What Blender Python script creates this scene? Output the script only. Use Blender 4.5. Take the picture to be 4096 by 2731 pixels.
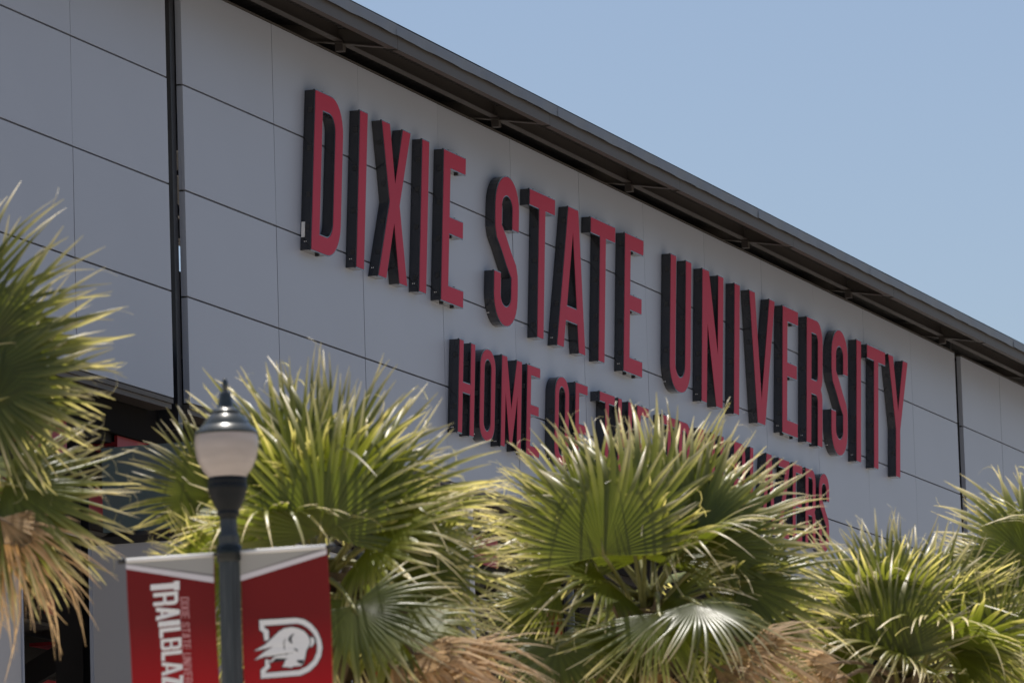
import bpy, math, random
from mathutils import Vector, Matrix, noise
from mathutils.geometry import tessellate_polygon

# ------------------------------------------------------------------ camera, sky, sun, exposure
scene = bpy.context.scene
for o in list(bpy.data.objects): bpy.data.objects.remove(o)
COL = scene.collection
CAM_Z = 1.6
F, PITCH, ROLL = 22755.6, 0.1423085, -0.0313563          # focal length in photo pixels (200 mm on 36 mm)
fwd = Vector((0, math.cos(PITCH), math.sin(PITCH)))
rt0 = Vector((1, 0, 0)); up0 = rt0.cross(fwd)
RIGHT = math.cos(ROLL)*rt0 + math.sin(ROLL)*up0
UP = -math.sin(ROLL)*rt0 + math.cos(ROLL)*up0
cd = bpy.data.cameras.new('camera'); cam = bpy.data.objects.new('camera', cd); COL.objects.link(cam)
cam.matrix_world = Matrix(((RIGHT.x, UP.x, -fwd.x, 0), (RIGHT.y, UP.y, -fwd.y, 0), (RIGHT.z, UP.z, -fwd.z, CAM_Z), (0, 0, 0, 1)))
cd.sensor_fit = 'HORIZONTAL'; cd.sensor_width = 36; cd.lens = 200; cd.clip_start = .5; cd.clip_end = 5000
cd.dof.use_dof = True; cd.dof.focus_distance = 72; cd.dof.aperture_fstop = 4.8
scene.camera = cam
scene.render.resolution_x = 1024; scene.render.resolution_y = 682

SUN_AZ, SUN_EL = math.radians(-8), math.radians(72)        # azimuth from +Y towards +X
sd = Vector((math.sin(SUN_AZ)*math.cos(SUN_EL), math.cos(SUN_AZ)*math.cos(SUN_EL), math.sin(SUN_EL)))
world = bpy.data.worlds.new('World'); scene.world = world; world.use_nodes = True
wn = world.node_tree; wn.nodes.clear()
sky = wn.nodes.new('ShaderNodeTexSky'); sky.sky_type = 'NISHITA'; sky.sun_disc = False
sky.sun_elevation = SUN_EL; sky.sun_rotation = SUN_AZ
sky.altitude = 850; sky.air_density = 1.0; sky.dust_density = 3.6; sky.ozone_density = 1.6
bg = wn.nodes.new('ShaderNodeBackground'); bg.inputs[1].default_value = 0.090
wo = wn.nodes.new('ShaderNodeOutputWorld')
wn.links.new(sky.outputs[0], bg.inputs[0]); wn.links.new(bg.outputs[0], wo.inputs[0])
sl = bpy.data.lights.new('sun', 'SUN'); sl.energy = 4.8; sl.angle = math.radians(.53); sl.color = (1, .95, .87)
sun = bpy.data.objects.new('sun', sl); COL.objects.link(sun); sun.location = (0, 0, 60)
sun.rotation_euler = (-sd).to_track_quat('-Z', 'Y').to_euler()
vs = scene.view_settings; vs.view_transform = 'Standard'; vs.look = 'None'; vs.gamma = 1; vs.exposure = 0.27
vs.use_curve_mapping = False

# ------------------------------------------------------------------ frame of the building
A = 0.328232
WX, WY = -3.657845, 63.647167
U = Vector((math.sin(A), math.cos(A), 0)); N = Vector((math.cos(A), -math.sin(A), 0))
def W(n, s, z): return Vector((WX, WY, 0)) + n*N + s*U + Vector((0, 0, z))
def ray(x, y):                                            # full-size photo pixel -> direction with unit depth
    return fwd + RIGHT*((x-2048)/F) - UP*((y-1365.5)/F)
def at(x, y, d): return Vector((0, 0, CAM_Z)) + ray(x*1.7415, y*1.7415)*d     # pixel of the 2352-wide view at depth d
K = 1.22                                                   # height of a wall panel
ZT = 13.4085 + CAM_Z; ZB = ZT - 4*K

# ------------------------------------------------------------------ helpers
def tag(o, label=None, cat=None, group=None, kind=None):
    if label: o['label'] = label
    if cat: o['category'] = cat
    if group: o['group'] = group
    if kind: o['kind'] = kind
    return o
def link(o, parent=None):
    COL.objects.link(o)
    if parent: o.parent = parent
    return o
def empty(name, loc=(0, 0, 0), rz=0):
    o = bpy.data.objects.new(name, None); o.location = loc; o.rotation_euler.z = rz; o.empty_display_size = .2
    return link(o)
class MB:
    def __init__(s): s.v = []; s.f = []; s.m = []; s.sm = []
    def add(s, vs, fs, m=0, smooth=False):
        b = len(s.v); s.v += [tuple(p) for p in vs]
        for f in fs: s.f.append([i+b for i in f]); s.m.append(m); s.sm.append(smooth)
        return s
    def box(s, x0, x1, y0, y1, z0, z1, m=0):
        vs = [(x, y, z) for z in (z0, z1) for y in (y0, y1) for x in (x0, x1)]
        return s.add(vs, [(0, 2, 3, 1), (4, 5, 7, 6), (0, 1, 5, 4), (2, 6, 7, 3), (0, 4, 6, 2), (1, 3, 7, 5)], m)
    def tube(s, pts, rad, k=8, m=0, cap=True):
        pts = [Vector(p) for p in pts]; vs = []; n = len(pts)
        if not isinstance(rad, (list, tuple)): rad = [rad]*n
        ref = None
        for i, p in enumerate(pts):
            t = (pts[min(i+1, n-1)] - pts[max(i-1, 0)]).normalized()
            if ref is None: ref = t.orthogonal().normalized()
            ref = (ref - t*ref.dot(t)).normalized(); b = t.cross(ref)
            for j in range(k):
                a = 2*math.pi*j/k; vs.append(p + rad[i]*(math.cos(a)*ref + math.sin(a)*b))
        fs = [(i*k+j, i*k+(j+1) % k, (i+1)*k+(j+1) % k, (i+1)*k+j) for i in range(n-1) for j in range(k)]
        if cap: fs += [tuple(range(k))[::-1], tuple((n-1)*k+j for j in range(k))]
        return s.add(vs, fs, m, True)
    def lathe(s, prof, k=40, m=0, flute=0, depth=0):
        vs = []
        for r, z in prof:
            for j in range(k):
                a = 2*math.pi*j/k; q = r*(1 - depth*(.5+.5*math.cos(a*flute))) if flute else r
                vs.append((q*math.cos(a), q*math.sin(a), z))
        n = len(prof)
        fs = [(i*k+j, i*k+(j+1) % k, (i+1)*k+(j+1) % k, (i+1)*k+j) for i in range(n-1) for j in range(k)]
        if prof[0][1] > prof[-1][1]: fs = [f[::-1] for f in fs]
        return s.add(vs, fs, m, True)
    def mesh(s, name, mats):
        me = bpy.data.meshes.new(name); me.from_pydata(s.v, [], s.f); me.update()
        for mt in (mats if isinstance(mats, (list, tuple)) else [mats]): me.materials.append(mt)
        me.polygons.foreach_set('material_index', s.m); me.polygons.foreach_set('use_smooth', s.sm)
        return me
    def build(s, name, mats, parent=None, loc=(0, 0, 0), rz=0):
        o = bpy.data.objects.new(name, s.mesh(name, mats)); o.location = loc; o.rotation_euler.z = rz
        return link(o, parent)
def inst(name, me, parent, loc=(0, 0, 0)):
    o = bpy.data.objects.new(name, me); o.location = loc; return link(o, parent)
def copy_tree(o, parent=None):
    c = o.copy(); COL.objects.link(c); c.parent = parent
    for ch in list(o.children): copy_tree(ch, c)
    return c

def mat(name, col, rough=.6, metal=0, spec=.5, var=0, scale=4, bump=0, bscale=40, coat=0, stretch=None, dirt=None):
    m = bpy.data.materials.new(name); m.use_nodes = True; nt = m.node_tree; b = nt.nodes['Principled BSDF']
    b.inputs['Base Color'].default_value = (*col, 1); b.inputs['Roughness'].default_value = rough
    b.inputs['Metallic'].default_value = metal; b.inputs['Specular IOR Level'].default_value = spec
    b.inputs['Coat Weight'].default_value = coat
    tc = nt.nodes.new('ShaderNodeTexCoord'); vec = tc.outputs['Object']
    if stretch:
        mp = nt.nodes.new('ShaderNodeMapping'); mp.inputs['Scale'].default_value = stretch
        nt.links.new(vec, mp.inputs[0]); vec = mp.outputs[0]
    if var:
        nz = nt.nodes.new('ShaderNodeTexNoise'); nz.inputs['Scale'].default_value = scale; nz.inputs['Detail'].default_value = 5
        nt.links.new(vec, nz.inputs['Vector'])
        oi = nt.nodes.new('ShaderNodeObjectInfo')
        ad = nt.nodes.new('ShaderNodeMath'); ad.operation = 'MULTIPLY_ADD'; ad.inputs[1].default_value = .5
        nt.links.new(oi.outputs['Random'], ad.inputs[0]); nt.links.new(nz.outputs[0], ad.inputs[2])
        mr = nt.nodes.new('ShaderNodeMapRange'); mr.inputs[1].default_value = .2; mr.inputs[2].default_value = 1.2
        mr.inputs[3].default_value = 1-var; mr.inputs[4].default_value = 1+var
        nt.links.new(ad.outputs[0], mr.inputs[0])
        vm = nt.nodes.new('ShaderNodeVectorMath'); vm.operation = 'SCALE'; vm.inputs[0].default_value = col
        nt.links.new(mr.outputs[0], vm.inputs['Scale']); src = vm.outputs[0]
        if dirt:
            n2 = nt.nodes.new('ShaderNodeTexNoise'); n2.inputs['Scale'].default_value = dirt[1]; n2.inputs['Detail'].default_value = 6
            nt.links.new(vec, n2.inputs['Vector'])
            r2 = nt.nodes.new('ShaderNodeMapRange'); r2.inputs[1].default_value = .5; r2.inputs[2].default_value = .75; r2.inputs[4].default_value = dirt[2]
            nt.links.new(n2.outputs[0], r2.inputs[0])
            mx = nt.nodes.new('ShaderNodeMixRGB'); mx.inputs[2].default_value = (*dirt[0], 1)
            nt.links.new(r2.outputs[0], mx.inputs[0]); nt.links.new(src, mx.inputs[1]); src = mx.outputs[0]
        nt.links.new(src, b.inputs['Base Color'])
    if bump:
        nb = nt.nodes.new('ShaderNodeTexNoise'); nb.inputs['Scale'].default_value = bscale; nb.inputs['Detail'].default_value = 4
        nt.links.new(vec, nb.inputs['Vector'])
        bp = nt.nodes.new('ShaderNodeBump'); bp.inputs['Strength'].default_value = bump; bp.inputs['Distance'].default_value = .02
        nt.links.new(nb.outputs[0], bp.inputs['Height']); nt.links.new(bp.outputs[0], b.inputs['Normal'])
    return m

M = {}
M['panel'] = mat('grey_metal_panel', (.300, .325, .392), .42, 0, .5, .035, .7, .05, .6)
M['panel2'] = mat('grey_lower_panel', (.36, .36, .38), .5, 0, .5, .05, .8)
M['black_back'] = mat('joint_black', (.012, .011, .010), .8)
M['bronze'] = mat('dark_bronze_steel', (.052, .045, .041), .55, 0, .4, .12, 3)
M['beam'] = mat('dark_brown_beam', (.036, .030, .028), .55, 0, .4, .15, 3)
M['deck'] = mat('roof_deck_underside', (.034, .032, .034), .6, 0, .3, .1, 3)
M['fascia'] = mat('fascia_metal', (.088, .093, .112), .42, 0, .5, .12, 1.2, .1, .9)
M['mullion'] = mat('black_mullion', (.018, .018, .022), .4)
M['letter_can'] = mat('letter_return_black', (.020, .020, .023), .20, 0, .6, .3, 3, .02, 1.2, .5)
M['letter_face'] = mat('letter_face_red', (.36, .017, .048), .55, 0, .2, .06, 1.0)
M['letter_under'] = mat('letter_underside', (.022, .022, .025), .3)
M['white'] = mat('white_print', (.87, .85, .83), .6)
M['void'] = mat('blackout_black', (.012, .011, .011), .95, 0, .05)  # black standing in for the darkness behind the wall's foot
M['steel_dark'] = mat('dark_structural_steel', (.028, .026, .026), .8, 0, .15, .2, 3)
M['seat_red'] = mat('red_seat', (.26, .012, .02), .5, 0, .4, .15, 5)
M['tread'] = mat('seating_tread', (.07, .067, .065), .8, 0, .4, .2, 3)
M['post'] = mat('lamp_metal', (.030, .038, .038), .27, 0, .5, .3, 8, .06, 30, .25, None, ((.05, .05, .048), 7, .35))
M['collar'] = mat('lamp_collar_black', (.010, .012, .014), .5, 0, .2, .3, 8, .06, 30, 0, None, ((.05, .05, .05), 9, .3))
M['post_worn'] = mat('lamp_post_worn', (.045, .052, .055), .42, .1, .5, .35, 6, .1, 40, 0, (6, 6, .6), ((.13, .135, .135), 5, .55))
M['trunk'] = mat('palm_trunk', (.16, .115, .075), .9, 0, .2, .35, 6, .9, 14)
M['stalk'] = mat('leaf_stalk', (.20, .19, .055), .45, 0, .5, .25, 5)
M['black_print'] = mat('black_print', (.03, .028, .028), .6)
M['grey_print'] = mat('grey_print', (.74, .69, .70), .6)
M['silver_print'] = mat('silver_grey_print', (.40, .38, .345), .6)
M['pink_print'] = mat('pale_print', (.68, .32, .32), .6)
M['shade_line'] = mat('shade_line_grey', (.20, .18, .175), .6)  # grey of the painted shadow line below the banner corner
M['plastic_black'] = mat('black_cap', (.03, .03, .032), .5)

def leaf_mat(name, dead):
    m = bpy.data.materials.new(name); m.use_nodes = True; nt = m.node_tree; nt.nodes.clear()
    L = nt.links.new
    at_ = nt.nodes.new('ShaderNodeAttribute'); at_.attribute_name = 'leaf'
    sep = nt.nodes.new('ShaderNodeSeparateColor'); L(at_.outputs['Color'], sep.inputs[0])
    oi = nt.nodes.new('ShaderNodeObjectInfo')
    # shift of the tip colour by the strip's own random value
    ad = nt.nodes.new('ShaderNodeMath'); ad.operation = 'MULTIPLY_ADD'; ad.inputs[1].default_value = .16
    L(sep.outputs[1], ad.inputs[0]); L(sep.outputs[0], ad.inputs[2])
    cr = nt.nodes.new('ShaderNodeValToRGB'); e = cr.color_ramp.elements
    if dead:
        cols = [(0, (.30, .18, .075)), (.5, (.50, .33, .17)), (1, (.60, .46, .29))]
    else:
        cols = [(0, (.24, .20, .028)), (.12, (.088, .104, .014)), (.50, (.098, .118, .020)), (.76, (.21, .215, .066)), (1.0, (.66, .57, .40))]
    e[0].position = 0; e[0].color = (*cols[0][1], 1); e[1].position = 1; e[1].color = (*cols[-1][1], 1)
    for p, c in cols[1:-1]:
        q = e.new(p); q.color = (*c, 1)
    L(ad.outputs[0], cr.inputs[0])
    hs = nt.nodes.new('ShaderNodeHueSaturation')
    v1 = nt.nodes.new('ShaderNodeMapRange'); v1.inputs[3].default_value = .70; v1.inputs[4].default_value = 1.35
    L(oi.outputs['Random'], v1.inputs[0])
    v2 = nt.nodes.new('ShaderNodeMath'); v2.operation = 'MULTIPLY_ADD'; v2.inputs[1].default_value = .35; v2.inputs[2].default_value = .82
    L(sep.outputs[1], v2.inputs[0])
    v3 = nt.nodes.new('ShaderNodeMath'); v3.operation = 'MULTIPLY'; L(v1.outputs[0], v3.inputs[0]); L(v2.outputs[0], v3.inputs[1])
    L(v3.outputs[0], hs.inputs['Value']); L(cr.outputs[0], hs.inputs['Color'])
    b = nt.nodes.new('ShaderNodeBsdfPrincipled'); b.inputs['Roughness'].default_value = .34 if not dead else .6
    b.inputs['Specular IOR Level'].default_value = .5 if not dead else .3
    L(hs.outputs[0], b.inputs['Base Color'])
    tr = nt.nodes.new('ShaderNodeBsdfTranslucent')
    tm = nt.nodes.new('ShaderNodeMixRGB'); tm.blend_type = 'MULTIPLY'; tm.inputs[0].default_value = 1
    tm.inputs[2].default_value = (1.75, 1.75, .7, 1) if not dead else (1.1, .9, .6, 1)
    L(hs.outputs[0], tm.inputs[1]); L(tm.outputs[0], tr.inputs['Color'])
    mx = nt.nodes.new('ShaderNodeMixShader'); mx.inputs[0].default_value = .40 if not dead else .25
    L(b.outputs[0], mx.inputs[1]); L(tr.outputs[0], mx.inputs[2])
    out = nt.nodes.new('ShaderNodeOutputMaterial'); L(mx.outputs[0], out.inputs[0])
    return m
M['leaf'] = leaf_mat('palm_leaf_green', False); M['leaf_dead'] = leaf_mat('palm_leaf_dry', True)

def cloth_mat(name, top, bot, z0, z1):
    # printed banner vinyl: painted shade darkens the red towards the top; thin enough to let light through
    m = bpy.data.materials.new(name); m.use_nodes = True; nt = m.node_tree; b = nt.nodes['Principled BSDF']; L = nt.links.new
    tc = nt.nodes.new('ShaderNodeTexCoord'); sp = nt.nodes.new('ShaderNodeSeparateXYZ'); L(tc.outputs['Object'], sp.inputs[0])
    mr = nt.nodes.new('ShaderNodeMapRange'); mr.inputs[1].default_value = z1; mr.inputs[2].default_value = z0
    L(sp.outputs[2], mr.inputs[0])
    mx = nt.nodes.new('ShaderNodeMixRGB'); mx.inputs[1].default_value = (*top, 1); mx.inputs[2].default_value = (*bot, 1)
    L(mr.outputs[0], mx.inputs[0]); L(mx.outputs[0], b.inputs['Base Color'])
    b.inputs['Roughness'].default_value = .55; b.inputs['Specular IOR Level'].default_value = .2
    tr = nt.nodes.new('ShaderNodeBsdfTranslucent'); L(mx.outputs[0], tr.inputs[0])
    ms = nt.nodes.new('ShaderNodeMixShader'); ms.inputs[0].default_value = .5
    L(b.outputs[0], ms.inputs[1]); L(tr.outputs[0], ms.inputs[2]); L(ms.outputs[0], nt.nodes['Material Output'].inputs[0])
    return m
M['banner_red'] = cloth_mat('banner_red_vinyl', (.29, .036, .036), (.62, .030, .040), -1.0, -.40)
M['banner_purple'] = cloth_mat('banner_purple_vinyl', (.07, .035, .14), (.07, .035, .14), -1.5, -.1)

def globe_mat():
    m = bpy.data.materials.new('frosted_globe'); m.use_nodes = True; nt = m.node_tree; b = nt.nodes['Principled BSDF']; L = nt.links.new
    b.inputs['Base Color'].default_value = (.74, .66, .62, 1); b.inputs['Roughness'].default_value = .16; b.inputs['Coat Weight'].default_value = .5
    tc = nt.nodes.new('ShaderNodeTexCoord'); mp = nt.nodes.new('ShaderNodeMapping'); mp.inputs['Scale'].default_value = (1, 1, 6); L(tc.outputs['Object'], mp.inputs[0])
    nz = nt.nodes.new('ShaderNodeTexNoise'); nz.inputs['Scale'].default_value = 3; L(mp.outputs[0], nz.inputs['Vector'])
    mr = nt.nodes.new('ShaderNodeMapRange'); mr.inputs[1].default_value = .35; mr.inputs[2].default_value = .7; mr.inputs[3].default_value = .8; mr.inputs[4].default_value = 1.1; L(nz.outputs[0], mr.inputs[0])
    vm = nt.nodes.new('ShaderNodeVectorMath'); vm.operation = 'SCALE'; vm.inputs[0].default_value = (.76, .67, .63); L(mr.outputs[0], vm.inputs['Scale']); L(vm.outputs[0], b.inputs['Base Color'])
    tr = nt.nodes.new('ShaderNodeBsdfTranslucent'); tr.inputs[0].default_value = (.84, .78, .74, 1)
    ms = nt.nodes.new('ShaderNodeMixShader'); ms.inputs[0].default_value = .5
    L(b.outputs[0], ms.inputs[1]); L(tr.outputs[0], ms.inputs[2]); L(ms.outputs[0], nt.nodes['Material Output'].inputs[0])
    return m
M['globe'] = globe_mat()
def glass_mat():
    m = bpy.data.materials.new('teal_glass'); m.use_nodes = True; nt = m.node_tree; b = nt.nodes['Principled BSDF']; L = nt.links.new
    b.inputs['Base Color'].default_value = (.125, .165, .175, 1); b.inputs['Roughness'].default_value = .12
    tp = nt.nodes.new('ShaderNodeBsdfTransparent'); tp.inputs[0].default_value = (.5, .68, .68, 1)
    ms = nt.nodes.new('ShaderNodeMixShader'); ms.inputs[0].default_value = .3
    L(b.outputs[0], ms.inputs[1]); L(tp.outputs[0], ms.inputs[2]); L(ms.outputs[0], nt.nodes['Material Output'].inputs[0])
    return m
M['glass'] = glass_mat()
M['ground'] = mat('pale_concrete', (.40, .355, .295), .9, 0, .2, .12, .2, .2, 5)
M['asphalt'] = mat('asphalt', (.055, .054, .053), .9, 0, .3, .2, .5, .3, 20)
M['kerb'] = mat('kerb_concrete', (.42, .40, .37), .85, 0, .2, .1, 2)

# ------------------------------------------------------------------ ground (below the frame, lights the eaves)
g = MB().add([(-600, -400, 0), (600, -400, 0), (600, 1200, 0), (-600, 1200, 0)], [(0, 1, 2, 3)]).build('ground', M['ground']); tag(g, 'pale concrete ground reaching out round the stadium', kind='structure')
r = MB().box(-9, 0, -120, 120, -.05, .004).build('road', M['asphalt'], loc=W(40, 10, 0), rz=-A); tag(r, 'asphalt road along the plaza', kind='structure')
r = MB().box(0, .18, -120, 120, 0, .14).build('kerb', M['kerb'], loc=W(30.8, 10, 0), rz=-A); tag(r, 'concrete kerb beside the road', kind='structure')

# ------------------------------------------------------------------ stadium
ST = empty('stadium', W(0, 0, 0), -A)
tag(ST, 'grey panelled stadium grandstand with dark overhanging eave and open seating frame below', 'stadium')
rng = random.Random(3)
PW = 34.846/12
def wall_section(s0, s1, joints, rows=4, zt=ZT):
    b = MB().box(-.075, -.045, s0+.02, s1-.02, zt-rows*K+.03, zt-.03).build('wall', M['black_back'], ST)
    cache = {}
    for i in range(len(joints)-1):
        a, c = joints[i], joints[i+1]; w = round(c-a-.012, 3)
        if w not in cache:
            h = K-.022
            me = MB().box(-.042, 0, -w/2, w/2, -h/2, h/2)
            # folded returns at the ends: the cassette's own side faces
            cache[w] = me.mesh('panel', M['panel'])
        for r_ in range(rows):
            p = inst('panel', cache[w], b, (rng.uniform(-.0012, .0012), (a+c)/2, zt-(r_+.5)*K))
            p.rotation_euler.z = rng.uniform(-.0012, .0012); p.rotation_euler.y = rng.uniform(-.0015, .0015)
    # side return at the section's open ends
    for se, d in ((s0, -1), (s1, 1)):
        for r_ in range(rows):
            h = K-.022
            inst('return_panel', MB().box(-.075, -.043, -.006, .006, -h/2, h/2).mesh('return_panel', M['panel']), b, (0, se-d*.012, zt-(r_+.5)*K))
    return b
js = [0, 2.844, 5.75, 8.66, 11.50, 14.40, 17.30, 20.25, 23.20, 26.06, 28.97, 31.91, 34.846]
wall_section(0, 34.846, js)
wall_section(-12.0, -.467, [-12, -9.0, -6.1, -3.19, -.467])
wall_section(35.25, 50, [35.25, 37.95, 40.9, 43.9, 46.9, 50])
# coping and base channels of the three sections
for s0, s1 in ((-12, -.467), (0, 34.846), (35.25, 50)):
    MB().box(-.16, .004, s0, s1, ZT+.002, ZT+.02).build('coping', M['bronze'], ST)
    MB().box(-.30, -.006, s0, s1, ZB-.055, ZB-.004).box(-.28, -.03, s0, s1, ZB-.115, ZB-.057).build('base_channel', M['bronze'], ST)
# mullion standing in the slot between the left and the main section
MB().box(-.40, -.078, -.16, -.03, ZB-.3, ZT+.25).build('slot_mullion', M['mullion'], ST)
MB().box(-.40, -.078, 34.87, 34.98, ZB-.3, ZT+.25).build('slot_mullion', M['mullion'], ST)

# roof: ribbed deck sloping down to the eave, steel below it, sheet fascia
SL = .17
def deckz(n): return CAM_Z + 13.50 + SL*(1.0-n)
S0, S1 = -14.0, 56.0
mb = MB(); vs_ = []; prof = [(0, 0), (.05, 0), (.062, .045), (.098, .045), (.11, 0)]
ss = []; s = S0
while s < S1:
    for ds, dz in prof[:4]: ss.append((s+ds, dz))
    s += .11
for n_ in (1.03, -13): vs_ += [(n_, a_, deckz(n_)+dz) for a_, dz in ss]
k = len(ss); mb.add(vs_, [(i, i+1, k+i+1, k+i) for i in range(k-1)])
roof = mb.build('roof', M['deck'], ST)
MB().add([(1.03, S0, deckz(1.03)+.09), (1.03, S1, deckz(1.03)+.09), (-13, S1, deckz(-13)+.09), (-13, S0, deckz(-13)+.09)], [(0, 1, 2, 3)]).build('roof_sheet', M['fascia'], ST)
# eave channel: web and bottom flange, one length per bay
RF = [4.50-5.7*2, 4.50-5.7, 4.50, 10.25, 15.92, 21.58, 27.26, 33.1, 38.9, 44.6, 50.3]
zc = CAM_Z+13.29
for i in range(len(RF)-1):
    a, c = RF[i]+.004, RF[i+1]-.004
    MB().box(.975, .99, a, c, zc, zc+.165).box(.90, .975, a+.06, c-.06, zc, zc+.014).build('eave_channel', M['bronze'], roof)
# rafters
def rafter_mesh():
    m_ = MB()
    def seg(n0, n1, s0, s1, lo, hi):
        vs = []
        for n_ in (n0, n1):
            b_ = CAM_Z+13.30+SL*(.97-n_)
            vs += [(n_, s0, b_+lo), (n_, s1, b_+lo), (n_, s1, b_+hi), (n_, s0, b_+hi)]
        m_.add(vs, [(0, 1, 2, 3), (7, 6, 5, 4), (0, 4, 5, 1), (1, 5, 6, 2), (2, 6, 7, 3), (3, 7, 4, 0)])
    seg(-3.0, .972, -.055, .055, 0, .014); seg(-3.0, .972, -.008, .008, .0145, .19)
    return m_.mesh('rafter', M['bronze'])
rme = rafter_mesh()
for s in RF: inst('rafter', rme, roof, (0, s, 0))
# inner beam over the wall
for i in range(len(RF)-1):
    a, c = RF[i]+.06, RF[i+1]-.06; z0 = CAM_Z+13.45
    MB().box(.235, .25, a, c, z0+.014, z0+.205).box(.20, .30, a, c, z0, z0+.0135).build('eave_beam', M['beam'], roof)
    MB().box(.20, .30, RF[i]-.05, RF[i]+.05, z0-.12, z0-.002).build('beam_hanger', M['beam'], roof)
# second beam behind the wall, deep and dark
MB().box(-1.0, -.85, S0, S1, ZT-.15, deckz(-.9)).build('wall_beam', M['steel_dark'], ST)
# fascia lengths, sprung a little between their fixings
def fascia_mesh(seed, L_):
    r_ = random.Random(seed); m_ = MB(); n_ = 24; ph = r_.uniform(0, 6)
    vs = []
    for i in range(n_+1):
        s = L_*i/n_; wv = .0028*math.sin(ph+s*4.1)+.0015*math.sin(ph*2+s*9)
        lo = CAM_Z+13.435+wv*.8; hi = CAM_Z+13.565
        vs += [(1.036+wv*1.2, s, lo), (1.038+wv, s, lo+.05), (1.04, s, hi), (1.0, s, hi+.012), (1.03+wv, s, lo)]
    fs = [(i*5+j, (i+1)*5+j, (i+1)*5+(j+1) % 5, i*5+(j+1) % 5) for i in range(n_) for j in range(5)]
    m_.add(vs, fs, 0, False)
    return m_.mesh('fascia_panel', M['fascia'])
fm = [fascia_mesh(q, 3.06) for q in range(5)]
s = S0; i = 0
while s < S1-3:
    o = inst('fascia_panel', fm[i % 5], roof, (rng.uniform(0, .004), s, rng.uniform(-.003, .003))); s += 3.055; i += 1

# open seating frame under the wall
SEAT_Z = ZB-.35
rows = 15; RISE, RUN = .40, .80
frame = MB().box(-.62, -.45, -14, 50, ZB-.55, ZB-.25).build('seating_frame', M['steel_dark'], ST)
st_me = MB()
vs = []
for n_, dz in ((-.3, 0), (-.3-RUN*rows, -RISE*rows)):
    vs += [(n_, -.06, SEAT_Z+dz-.62), (n_, .06, SEAT_Z+dz-.62), (n_, .06, SEAT_Z+dz-.30), (n_, -.06, SEAT_Z+dz-.30)]
st_me.add(vs, [(0, 1, 2, 3), (7, 6, 5, 4), (0, 4, 5, 1), (1, 5, 6, 2), (2, 6, 7, 3), (3, 7, 4, 0)])
st_me = st_me.mesh('stringer', M['steel_dark'])
for i in range(21): inst('stringer', st_me, frame, (0, -13+i*2.85, 0))
tr_me = MB().box(-RUN+.06, -.04, -31, 31, -.05, 0).mesh('tread', M['tread'])
ri_me = MB().box(-RUN-.03, -RUN+.05, -31, 31, -RISE-.01, -.002).mesh('riser', M['steel_dark'])
seat_me = MB().box(-.50, -.12, -.72, .72, -.17, -.13).box(-.115, -.08, -.72, .72, -.42, -.06).mesh('seat', M['seat_red'])
for r_ in range(rows):
    n_, z = -.3-RUN*r_, SEAT_Z-RISE*r_
    inst('tread', tr_me, frame, (n_, 17, z)); inst('riser', ri_me, frame, (n_, 17, z))
    for b_ in range(9): inst('seat', seat_me, frame, (n_, -11.6+2.85*b_ + (.3 if r_ % 2 else -.3), z-.06))
col_me = MB().box(-.16, .16, -.13, -.11, 0, ZB-.02).box(-.16, .16, .11, .13, 0, ZB-.02).box(-.012, .012, -.109, .109, 0, ZB-.02).mesh('column', M['steel_dark'])
for s in RF:
    inst('column', col_me, ST, (-.62, s-.8, 0))
    inst('column', col_me, ST, (-7.5, s-.8, -3.9))
# added blackout sheet behind the wall's foot, added dark plates blocking sky in the slots
MB().box(-.36, -.32, -14, 50, SEAT_Z-.12, ZB+.6).build('foot_blackout', M['void'], ST)
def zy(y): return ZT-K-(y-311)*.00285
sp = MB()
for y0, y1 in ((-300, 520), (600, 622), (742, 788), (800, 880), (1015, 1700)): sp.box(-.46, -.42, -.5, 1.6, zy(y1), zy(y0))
sp.build('slot_blocker', M['mullion'], ST)
MB().box(-.46, -.42, 34.6, 37, ZB-.2, ZT+.1).build('slot_blocker', M['mullion'], ST)
# braces and guard cables
for i in range(len(RF)-1):
    a = RF[i]-.8
    MB().tube([(-.62, a+.2, ZB-4.2), (-7.5, a+.1, ZB-4.9+.3)], .06, 6).build('brace', M['steel_dark'], ST)
    MB().tube([(-.62, a+.2, ZB-1.9), (-.62, a+5.5, ZB-.5)], .05, 6).build('brace', M['steel_dark'], ST)
for z in (ZB-1.35, ZB-1.75): MB().tube([(-.2, -14, z), (-.2, 50, z)], .012, 6).build('guard_cable', M['panel2'], ST)
# closed lower wall left of the opening
LZ = 6.68+CAM_Z
lw = MB().box(-.2, -.01, -14, -4.80, 0, LZ-.03).build('lower_wall', M['panel2'], ST)
MB().box(-.22, .012, -4.80, -4.765, 0, LZ).build('edge_trim', M['panel'], lw)
MB().box(-.22, .012, -14, -4.802, LZ-.028, LZ).build('edge_trim', M['panel'], lw)
# stair tower standing out from the facade, its side towards the camera, glass guard on its landing
tw = MB().box(.0, 1.95, -2.9, -.2, 0, LZ-.03).build('stair_tower', M['panel2'], ST)
MB().box(-.035, -.002, -2.915, -2.6, 0, LZ).build('edge_trim', M['panel'], tw)
MB().box(-.1, 1.98, -2.92, -.2, LZ-.028, LZ+.05).build('landing', M['steel_dark'], tw)
for i in range(2):
    gp = MB().box(.14+i*.985, .14+i*.985+(.97, .82)[i], -2.9, -2.885, LZ+.10, LZ+1.02).build('glass_panel', M['glass'], tw)
    for q in (.16, .81): MB().box(.14+i*.985+q-.03, .14+i*.985+q+.03, -2.884, -2.86, LZ+.051, LZ+.2).build('glass_clamp', M['steel_dark'], gp)
# right of the opening a pale pier is seen between the palms
pm = MB().box(.02, .20, -.10, .10, 0, ZB-.2).mesh('pier', M['panel2'])
for s in (9.9,): inst('pier', pm, ST, (-.35, s, 0))
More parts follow.
